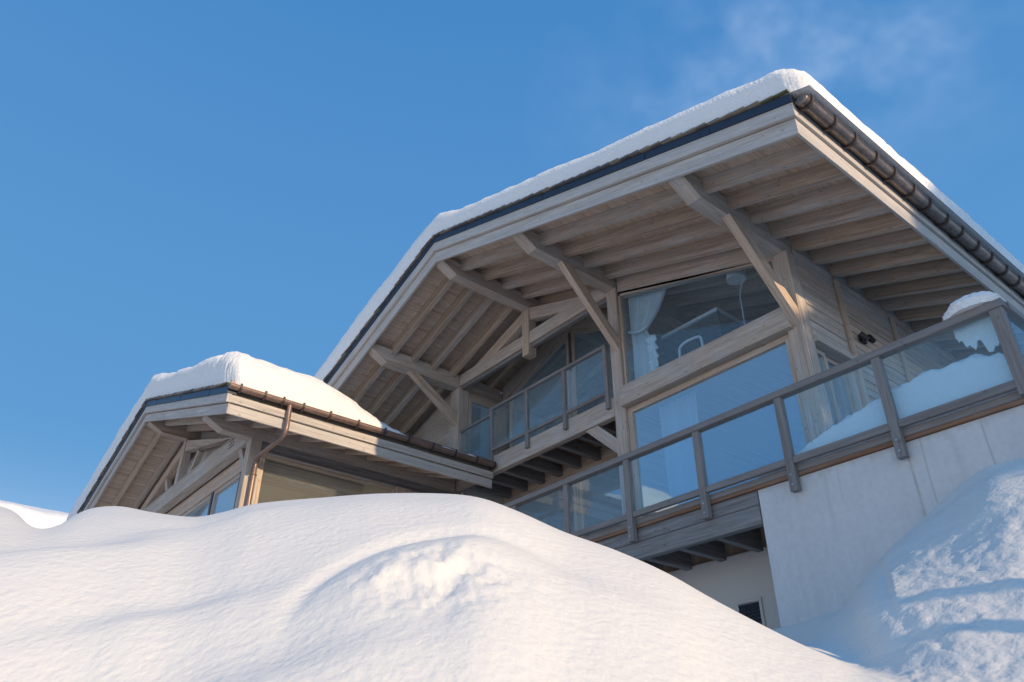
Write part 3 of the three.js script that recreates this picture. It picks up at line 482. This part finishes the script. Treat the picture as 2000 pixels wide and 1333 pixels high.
// right side: header, long window, posts
part(small, 'head_beam', bx(-13.78, -13.62, 5.80, 5.998, -9.38, zW - 0.225), greyWood);
part(small, 'window_trim', bx(-13.64, -13.59, 5.765, 5.797, -8.0, zW - 0.23), boardWood);
windowPart(small, [[-7.92, 2.4], [-5.0, 2.4], [-5.0, 5.76], [-7.92, 5.76]], -13.66, 0.06, wood[1], new THREE.MeshPhysicalMaterial({ color: rgb(0.9, 0.93, 0.9), roughness: 0.01, metalness: 0.08, transmission: 1, thickness: 0, ior: 1.5 }), 'zy');
part(small, 'post', bx(-13.72, -13.60, 1.2, 5.795, zW - 0.275, zW - 0.225), boardWood);
part(small, 'post', bx(-13.80, -13.58, 1.2, 5.795, -8.27, -7.93), wood[1]);
part(small, 'wall', bx(-13.78, -13.62, 1.2, 5.795, -9.38, -8.275), wood[2]);
part(small, 'brace', beam(V(-13.6, 5.1, -9.2), V(-12.9, 5.72, -9.2), 0.12, 0.14), wood[0]);
part(small, 'ceiling_beam', bx(-14.35, -14.05, 5.46, 5.82, -7.4, -5.1), wood[1]);
part(small, 'wall', bx(-22.3, -13.79, 1.2, 5.79, -9.38, -9.2), innerWall);
part(small, 'wall', bx(-17.6, -17.4, 1.2, 5.98, -9.19, -5.05), innerWall);
part(small, 'ceiling', bx(-22.2, -13.80, 5.86, 5.95, -9.19, -5.15), innerWall);
part(small, 'wall', bx(-22.5, -22.3, 1.2, US(-22.4), -9.4, zW - 0.23), wood[2]);
part(small, 'floor', bx(-22.2, -13.8, 2.2, 2.38, -9.19, -5.05), floorMat);
{ // wall shelf bracket lamp seen through the long window
  const l = thing('wall_lamp', 'thin swing arm wall lamp seen through the low wing window', 'lamp', [-14.2, 5.1, -6.2]);
  part(l, 'arm', beam(V(-14.4, 5.14, -5.9), V(-14.2, 5.10, -6.35), 0.015, 0.015), blackMat);
  part(l, 'rod', beam(V(-14.2, 4.55, -6.35), V(-14.2, 5.12, -6.35), 0.014, 0.014, V(0, 0, 1)), blackMat);
  const s = new THREE.CylinderGeometry(0.07, 0.12, 0.18, 20, 1, true); s.translate(-14.2, 4.86, -6.35); part(l, 'shade', s, cloth);
  part(l, 'base', bx(-14.3, -14.1, 2.381, 4.55, -6.45, -6.25), whitePaint);
}

// ---------------------------------------------------------------- snow on the roofs
function axis(a, b, fine, coarse, edge) { const o = [a]; let x = a; while (x < b - 1e-6) { const d = Math.min(x - a, b - x); x += d < edge ? fine : lerp(fine, coarse, clamp((d - edge) / edge)); if (b - x < fine * 0.6) x = b; o.push(Math.min(x, b)); } return o; }
function snowCap(x0, x1, z0, z1, base, thick, r, rough, seed, rF = r, rR = r, bulge = 0) {
  const X = axis(x0, x1, 0.022, 0.12, Math.max(r, rR) * 1.2), Z = axis(z0, z1, 0.016, 0.12, r), nx = X.length, nz = Z.length, P = [], I = [], UV = [];
  for (let j = 0; j < nz; j++) for (let i = 0; i < nx; i++) {
    let x = X[i], z = Z[j]; const wav = 0.12 * (fbm(x * 0.8 + seed, z * 0.8, 3) - 0.5), k = 0.85 + 0.4 * fbm(x * 0.8 + seed, z * 0.8 + 5, 2);
    const u = clamp(1 - (z1 - z) / (rF * k)), v = clamp(1 - (x1 - x) / (rR * k)), o = clamp(1 - Math.min(x - x0, z - z0) / (r * k)), t = 1 - Math.min(1, Math.sqrt(u * u + v * v + o * o)), prof = Math.pow(1 - Math.pow(1 - t, 2.8), 1 / 2.8);
    const edgeF = 1 - sstep(0.2, 1.0, t);
    const n = rough * (fbm(x * 11 + seed, z * 11, 4) - 0.5) * (0.25 + edgeF) + rough * 0.8 * (fbm(x * 4 + seed, z * 4, 3) - 0.5);
    const y = base(x) + Math.max(thick(x, z) + wav, 0.03) * prof + n * Math.min(1, prof * 1.4);
    const wob = edgeF * prof; z += bulge * 4 * prof * (1 - prof) * (u > 0 ? 1 : 0); z += wob * rough * 1.6 * (fbm(x * 9 + seed, y * 9, 4) - 0.42); x += wob * rough * 1.6 * (fbm(z * 9 + seed, y * 9 + 4, 4) - 0.42);
    P.push(x, y, z); UV.push(x * 1.05 + 0.3 * y, z + y);
  }
  for (let j = 0; j < nz - 1; j++) for (let i = 0; i < nx - 1; i++) { const a = j * nx + i, b = a + 1, c = a + nx, d = c + 1; I.push(a, c, b, b, c, d); }
  // flat underside on the slates
  const off = P.length / 3; for (let j = 0; j < nz; j += nz - 1) for (let i = 0; i < nx; i++) { P.push(X[i], base(X[i]) - 0.02, Z[j]); UV.push(X[i], Z[j]); }
  for (let i = 0; i < nx - 1; i++) { const a = off + i, b = a + 1, c = a + nx, d = c + 1; I.push(a, b, c, b, d, c, i, i + 1, a, i + 1, b, a, (nz - 1) * nx + i, c, (nz - 1) * nx + i + 1, (nz - 1) * nx + i + 1, c, d); }
  const g = new THREE.BufferGeometry(); g.setAttribute('position', new THREE.Float32BufferAttribute(P, 3)); g.setAttribute('uv', new THREE.Float32BufferAttribute(UV, 2)); g.setIndex(I); g.computeVertexNormals(); return g;
}
{
  const hM = CM.hb1 + CM.hb2 + CM.hf + 0.052;
  single('roof_snow', snowCap(-16.65, -2.80, -18.9, CM.zG + 0.05, x => UM(x) + hM - 0.02 * sstep(-3.3, -2.80, x), (x, z) => 0.56 + 0.36 * sstep(-10.2, -12.6, x) + 0.07 * (fbm(x * 0.7, z * 0.7, 2) - 0.5), 0.30, 0.034, 3, 0.22, 0.38, 0.05),
    roofSnowMat, 'long snow blanket along the gable roof of the large chalet', 'snow', [-9.8, 8.5, -13]);
  const hS = CS.hb1 + CS.hb2 + CS.hf + 0.052;
  single('roof_snow', snowCap(-24.05, -12.10, -9.38, CS.zG + 0.06, x => US(x) + hS - 0.02 * sstep(-12.5, -12.2, x), (x, z) => { const near = sstep(-16.5, -14.2, x); const fall = sstep(-5.2, -7.5, z); return lerp(0.68 + 0.34 * sstep(-17.2, -19.5, x) + 0.05 * (fbm(x * 0.9, z * 0.9, 2) - 0.5), lerp(0.74, 0.07, fall), near); }, 0.36, 0.06, 31, 0.20, 0.95, 0.07),
    roofSnowMat, 'thick rounded snow cushion on the low chalet wing above its gutter', 'snow', [-18, 7.2, -6.5]);
}
// snow heaped on the terrace behind the glass, and the lump on the corner of the railing
{
  const prof = [[-5.25, 3.40], [-5.03, 3.58], [-4.59, 3.66], [-3.85, 3.88], [-3.43, 3.97], [-3.27, 4.0], [-2.92, 4.04], [-2.55, 4.04], [-2.2, 3.94], [-2.05, 3.82]];
  const top = x => { let i = 0; while (i < prof.length - 2 && prof[i + 1][0] < x) i++; return lerp(prof[i][1], prof[i + 1][1], sstep(prof[i][0], prof[i + 1][0], x)); };
  const X = axis(-5.25, -2.06, 0.025, 0.035, 0.2), Zs = []; for (let z = ZR - 0.015; z > -9.35; z -= 0.03) Zs.push(z); const nx = X.length, P = [], UV = [], I = [];
  for (let i = 0; i < Zs.length; i++) Zs[i] -= 0.04; Zs.unshift(ZR - 0.0549);
  Zs.forEach((z, j) => X.forEach(x => { const d = ZR - 0.015 - z, h = (top(x) - 3.387) * (1 - 0.55 * sstep(0.25, 1.3, d)) * (0.9 + 0.12 * sstep(0, 0.12, d)); const n = 0.075 * (fbm(x * 13, z * 13, 4) - 0.5) + 0.06 * (fbm(x * 3, z * 3, 2) - 0.5); const y = j === 0 ? 3.387 : 3.387 + Math.max(0.012, h + n * sstep(0.02, 0.2, h)); P.push(x, y, z); UV.push(x, z + y); }));
  for (let j = 0; j < Zs.length - 1; j++) for (let i = 0; i < nx - 1; i++) { const a = j * nx + i, c = a + nx; I.push(a, a + 1, c, a + 1, c + 1, c); }
  const g = new THREE.BufferGeometry(); g.setAttribute('position', new THREE.Float32BufferAttribute(P, 3)); g.setAttribute('uv', new THREE.Float32BufferAttribute(UV, 2)); g.setIndex(I); g.computeVertexNormals();
  single('snow_drift', g, roofSnowMat, 'snow drift heaped on the terrace behind the railing glass', 'snow', [-3.6, 3.387, -8.6]);
}
function lump(cx, cy, cz, rx, ry, rz, am, seed, shape) {
  const s = mergeVertices(new THREE.IcosahedronGeometry(1, 24).deleteAttribute('normal').deleteAttribute('uv')), p = s.attributes.position, UV = [];
  for (let i = 0; i < p.count; i++) { let x = p.getX(i), y = p.getY(i), z = p.getZ(i); const k = 1 + am * (fbm(x * 3 + seed, y * 3 + z * 2.1, 4) - 0.5) + am * 0.5 * (fbm(x * 8 + z * 5, y * 8 + seed, 3) - 0.5); let q = [x * k * rx, y * k * ry, z * k * rz]; if (shape) q = shape(...q); p.setXYZ(i, q[0] + cx, q[1] + cy, q[2] + cz); UV.push(q[0], q[1] + q[2]); }
  s.setAttribute('uv', new THREE.Float32BufferAttribute(UV, 2)); s.computeVertexNormals(); return s;
}
single('snow_clump', lump(-2.26, 4.46, -8.03, 0.29, 0.17, 0.20, 0.22, 7, (x, y, z) => [x, y < 0 ? (z < -0.06 ? y * 2.6 * (0.6 + 0.8 * fbm(x * 14 + 3, 2, 3)) : Math.max(y, -0.032)) : y, z]), roofSnowMat, 'clump of snow drooping over the corner of the terrace handrail', 'snow', [-2.19, 4.42, -8.03]);

// icicles where the snow has slid off the low roof
{
  const ice = new THREE.MeshPhysicalMaterial({ color: rgb(0.9, 0.95, 1), roughness: 0.08, transmission: 0.9, thickness: 0.03, ior: 1.31 }), r = rng(77);
  for (let k = 0; k < 11; k++) { const h = 0.06 + 0.12 * r(), z = -6.95 - 0.15 * k - 0.05 * r(), x = CS.xe + 0.075, y = US(CS.xe + 0.07) + CS.hb1 + CS.hb2 + CS.hf + 0.035; const g = new THREE.ConeGeometry(0.014, h, 8); g.rotateX(Math.PI); g.translate(x, y - h / 2, z); single('icicle', g, ice, 'short icicle hanging from the slates above the shaded copper gutter', 'icicle', [x, y, z], 'icicles on the low wing eave'); }
}

// ---------------------------------------------------------------- things indoors and small fittings
function curtain(name, pts, label, group, folds = 13, amp = 0.035) {     // pts: rows of [y, xl, xr, z]
  const nu = 90, nv = 40, P = [], UV = [], I = [];
  for (let j = 0; j <= nv; j++) { const f = j / nv * (pts.length - 1), i0 = Math.min(pts.length - 2, Math.floor(f)), t = f - i0, q = pts[i0].map((v, k) => { const pr = pts[Math.max(0, i0 - 1)][k], nx = pts[Math.min(pts.length - 1, i0 + 2)][k], b = pts[i0 + 1][k]; const ma = (b - pr) / 2, mb = (nx - v) / 2, t2 = t * t, t3 = t2 * t; return (2 * t3 - 3 * t2 + 1) * v + (t3 - 2 * t2 + t) * ma + (3 * t2 - 2 * t3) * b + (t3 - t2) * mb; });
    for (let i = 0; i <= nu; i++) { const u = i / nu, ph = u * folds * 2 * Math.PI + 1.3 * Math.sin(u * 9), w = q[2] - q[1]; P.push(lerp(q[1], q[2], u), q[0] + 0.0 * u, q[3] + amp * Math.sin(ph) * clamp(w / 0.6, 0.35, 1) + 0.012 * Math.sin(ph * 2.3 + j * 0.05)); UV.push(u * w, q[0]); } }
  for (let j = 0; j < nv; j++) for (let i = 0; i < nu; i++) { const a = j * (nu + 1) + i, c = a + nu + 1; I.push(a, c, a + 1, a + 1, c, c + 1); }
  const g = new THREE.BufferGeometry(); g.setAttribute('position', new THREE.Float32BufferAttribute(P, 3)); g.setAttribute('uv', new THREE.Float32BufferAttribute(UV, 2)); g.setIndex(I); g.computeVertexNormals(); return g;
}
{
  const c = thing('curtain', 'white sheer curtain tied back in the sloping upper window', 'curtain', [-8.0, 6.45, -9.75]);
  part(c, 'drape', curtain('', [[8.85, -8.40, -7.36, -9.76], [8.45, -8.40, -7.42, -9.76], [8.05, -8.40, -7.66, -9.76], [7.80, -8.40, -7.90, -9.75], [7.68, -8.40, -8.02, -9.75], [7.5, -8.40, -7.95, -9.76], [7.1, -8.41, -7.88, -9.76], [6.45, -8.42, -7.84, -9.76]]), cloth);
  part(c, 'tieback', new THREE.TubeGeometry(new THREE.CatmullRomCurve3([V(-8.43, 7.80, -9.70), V(-8.25, 7.70, -9.68), V(-8.08, 7.68, -9.68), V(-7.98, 7.74, -9.72)]), 24, 0.028, 8), cloth);
  const ruffle = new THREE.PlaneGeometry(0.20, 0.95, 14, 60); { const p = ruffle.attributes.position; for (let i = 0; i < p.count; i++) { const x = p.getX(i), y = p.getY(i); p.setZ(i, 0.05 * Math.sin(y * 34 + 2 * Math.sin(x * 30)) * Math.cos(x * 22 + y * 5)); } ruffle.computeVertexNormals(); ruffle.translate(-7.90, 6.98, -9.70); }
  part(c, 'ruffle', ruffle, cloth);
  const c2 = thing('curtain', 'white curtain hanging behind the lower terrace window', 'curtain', [-7.6, 3.4, -9.9]);
  part(c2, 'drape', curtain('', [[6.1, -8.0, -7.2, -9.85], [4.8, -7.98, -7.22, -9.85], [3.4, -7.95, -7.2, -9.85]], '', '', 9), cloth);
  const c4 = thing('curtain', 'pale curtain in the window beside the balcony post', 'curtain', [-13.9, 6.46, -10.3]);
  { const g = curtain('', [[8.4, -0.28, 0.0, 0], [7.4, -0.28, 0.0, 0], [6.46, -0.28, 0, 0]], '', '', 5, 0.02); g.rotateY(Math.PI / 2); g.translate(-13.72, 0, -10.44); part(c4, 'drape', g, cloth); }
  const l = thing('ceiling_lamp', 'white drum lamp hanging under the rafters behind the upper window', 'lamp', [-6.05, 7.93, -9.85]);
  const sh = new THREE.CylinderGeometry(0.135, 0.165, 0.25, 28); sh.translate(-6.05, 7.90, -9.85); part(l, 'shade', sh, whitePaint);
  const co = new THREE.CylinderGeometry(0.006, 0.006, 0.12, 6); co.translate(-6.05, 8.08, -9.85); part(l, 'cord', co, blackMat);
  single('lamp_cable', new THREE.TubeGeometry(new THREE.CatmullRomCurve3([V(-5.80, 8.02, -9.85), V(-5.88, 7.82, -9.85), V(-6.03, 7.47, -9.85), V(-6.04, 7.14, -9.85), V(-6.05, 6.43, -9.85)]), 40, 0.009, 6), whitePaint, 'thin white cable running down behind the upper window', 'cable', [-6.05, 6.43, -9.85]);
  const b = thing('stair_balustrade', 'glass balustrade with white capping inside the upper room', 'balustrade', [-7.6, 6.43, -10.4]);
  part(b, 'capping', bx(-8.2, -6.86, 7.80, 7.86, -10.43, -10.36), whitePaint);
  part(b, 'capping', bx(-6.91, -6.855, 7.80, 7.86, -11.3, -10.434), whitePaint);
  part(b, 'glass_panel', sheet([[-8.2, 6.45, -10.395], [-6.88, 6.45, -10.395], [-6.88, 7.80, -10.395], [-8.2, 7.80, -10.395]]), clearGlass);
  part(b, 'glass_panel', sheet([[-6.88, 6.45, -11.3], [-6.88, 6.45, -10.4], [-6.88, 7.80, -10.4], [-6.88, 7.80, -11.3]]), clearGlass);
  part(b, 'edge_post', bx(-6.89, -6.865, 6.43, 7.80, -10.42, -10.385), glassEdge);
  part(b, 'edge_post', bx(-6.90, -6.87, 6.43, 7.80, -11.3, -11.27), whitePaint);
  const ch = thing('armchair', 'white tubular chair behind the upper window', 'chair', [-7.3, 6.43, -10.0]);
  part(ch, 'back_frame', new THREE.TubeGeometry(new THREE.CatmullRomCurve3([V(-7.53, 6.45, -9.98), V(-7.52, 7.0, -9.98), V(-7.50, 7.13, -9.98), V(-7.42, 7.18, -9.98), V(-7.10, 7.18, -9.98), V(-7.03, 7.14, -9.98), V(-7.01, 7.0, -9.98), V(-7.0, 6.45, -9.98)], false, 'centripetal'), 60, 0.026, 10), whitePaint);
  part(ch, 'seat', bx(-7.5, -7.03, 6.84, 6.90, -10.45, -9.96), whitePaint);
  for (const x of [-7.5, -7.03]) part(ch, 'leg', bx(x - 0.02, x + 0.02, 6.43, 6.838, -10.45, -10.41), whitePaint);
  const wl = thing('wall_spotlight', 'black twin spotlight fixed to the timber cladding of the side wall', 'lamp', [-4.80, 6.52, -11.2]);
  part(wl, 'plate', bx(-4.842, -4.80, 6.47, 6.60, -11.30, -11.16), blackMat);
  for (const [z, y, t] of [[-11.10, 6.50, 0.5], [-11.34, 6.55, -0.4]]) { const h = new THREE.CylinderGeometry(0.055, 0.045, 0.15, 18); h.rotateZ(0.5); h.rotateX(t); h.translate(-4.74, y, z); part(wl, 'spot_head', h, blackMat); }
}

// ---------------------------------------------------------------- neighbouring chalet, far left behind the mound
{
  const n = thing('chalet', 'distant chalet roof deep in snow beyond the low wing', 'chalet', [-42, 4, -4]);
  part(n, 'wall', prism([[-47, 3], [-39.5, 3], [-39.5, 9.7], [-43.4, 11.3], [-47, 9.9]], 'xy', -15, 8, V(0, 0, 1)), wood[1]);
  part(n, 'roof', prism([[-47.8, 9.7], [-43.4, 11.5], [-38.6, 10.0], [-38.6, 10.25], [-43.4, 11.8], [-47.8, 9.95]], 'xy', -16, 9, V(0, 0, 1)), wood[0]);
  const base = x => x > -43.4 ? 10.27 + (x + 38.6) * -0.322 : 11.82 - 0.42 * (-43.4 - x);
  single('roof_snow', snowCap(-47.9, -38.5, -16.1, 9.1, base, (x, z) => 0.95 - 0.02 * (z + 4) * 0 + 0.25 * (fbm(x * 0.3, z * 0.3, 2) - 0.5), 0.8, 0.04, 57), roofSnowMat, 'smooth snow on the distant roof beyond the low wing', 'snow', [-43, 10.6, -4]);
}

// ---------------------------------------------------------------- spruces to the right of the terrace: they shade the side wall and speckle the bank
const needle = [0, 1].map(i => std({ color: [rgb(0.035, 0.055, 0.03), rgb(0.05, 0.07, 0.04)][i], roughness: 0.9, side: THREE.DoubleSide })), bark = std({ color: rgb(0.11, 0.075, 0.05), roughness: 0.95 });
function spruce(x, z, y0, y1, r0, dens, label, seed) {
  const r = rng(seed), t = thing('spruce_tree', label, 'tree', [x, y0, z]), H = y1 - y0;
  const tr = new THREE.CylinderGeometry(0.03, 0.06 + H * 0.012, H, 10); tr.translate(x, y0 + H / 2, z); part(t, 'trunk', tr, bark);
  const P = [[], []], limbs = [];
  for (let y = y0 + 0.12 * H; y < y1 - 0.15; y += 0.25) {
    const f = (y1 - y) / (H * 0.88), L = r0 * Math.pow(f, 0.65), n = Math.round(6 + 8 * f);
    for (let k = 0; k < n; k++) {
      const a = r() * 6.283, l = L * (0.7 + 0.4 * r()), dx = Math.cos(a), dz = Math.sin(a), droop = 0.25 + 0.15 * r();
      if (l > 0.8) { const c = new THREE.CylinderGeometry(0.01, 0.03, l, 5); c.translate(0, l / 2, 0); c.rotateZ(-Math.PI / 2 - 0.1); c.rotateY(-a); c.translate(x, y, z); limbs.push(c); }
      const m = Math.round((5 + 26 * l) * dens);
      for (let q = 0; q < m; q++) { const s = Math.pow(r(), 0.7) * l, w = 0.28 * (1 - 0.5 * s / l), px = x + dx * s + (r() - 0.5) * w * 1.6, pz = z + dz * s + (r() - 0.5) * w * 1.6, py = y - droop * s * s / Math.max(l, 0.5) * 0.8 - r() * 0.14; const o = P[r() < 0.5 ? 0 : 1], e = 0.09 + 0.07 * r();
        for (let v = 0; v < 3; v++) o.push(px + (r() - 0.5) * 2 * e, py + (r() - 0.5) * 1.5 * e, pz + (r() - 0.5) * 2 * e); }
    }
  }
  if (limbs.length) part(t, 'limbs', mergeGeometries(limbs), bark);
  P.forEach((o, i) => { const g = new THREE.BufferGeometry(); g.setAttribute('position', new THREE.Float32BufferAttribute(o, 3)); g.computeVertexNormals(); part(t, 'crown', g, needle[i]); });
}
spruce(24, -13.3, 0.2, 20.5, 5.2, 2.6, 'tall spruce shading the side wall of the large chalet', 11);
spruce(21, -11.0, 0.2, 12.7, 3.7, 2.4, 'middle-sized spruce in front of the tall one', 12);
spruce(19.5, -8.7, 0.2, 9.9, 3.0, 2.0, 'shortest spruce throwing speckled shade on the snow bank', 14);
spruce(26, -18.2, 0.2, 20.5, 5.0, 2.2, 'spruce standing behind the tall one beside the terrace', 13);
// two unseen stakes, added to cast shadow bands across the bank
for (const [x, z, h, l] of [[3.6, -5.05, 2.7, 'taller unseen stake added to cast a shadow band on the bank'], [2.9, -4.6, 2.2, 'shorter unseen stake added to cast a shadow band on the bank']]) {
  const y = terrain(Math.atan2(x, -z) * 180 / Math.PI, Math.hypot(x, z)) - 0.25, t = thing('added_shadow_stake', l, 'stake', [x, y, z]);
  const g = new THREE.CylinderGeometry(0.06, 0.07, h + 0.25, 12); g.translate(x, y + (h + 0.25) / 2, z); part(t, 'shaft', g, wood[1]);
  const c = new THREE.ConeGeometry(0.064, 0.08, 12); c.translate(x, y + h + 0.29, z); part(t, 'tip', c, wood[0]);
}

scene.traverse(o => { if (o.isMesh) { o.castShadow = true; o.receiveShadow = true; } });
renderer.render(scene, camera);
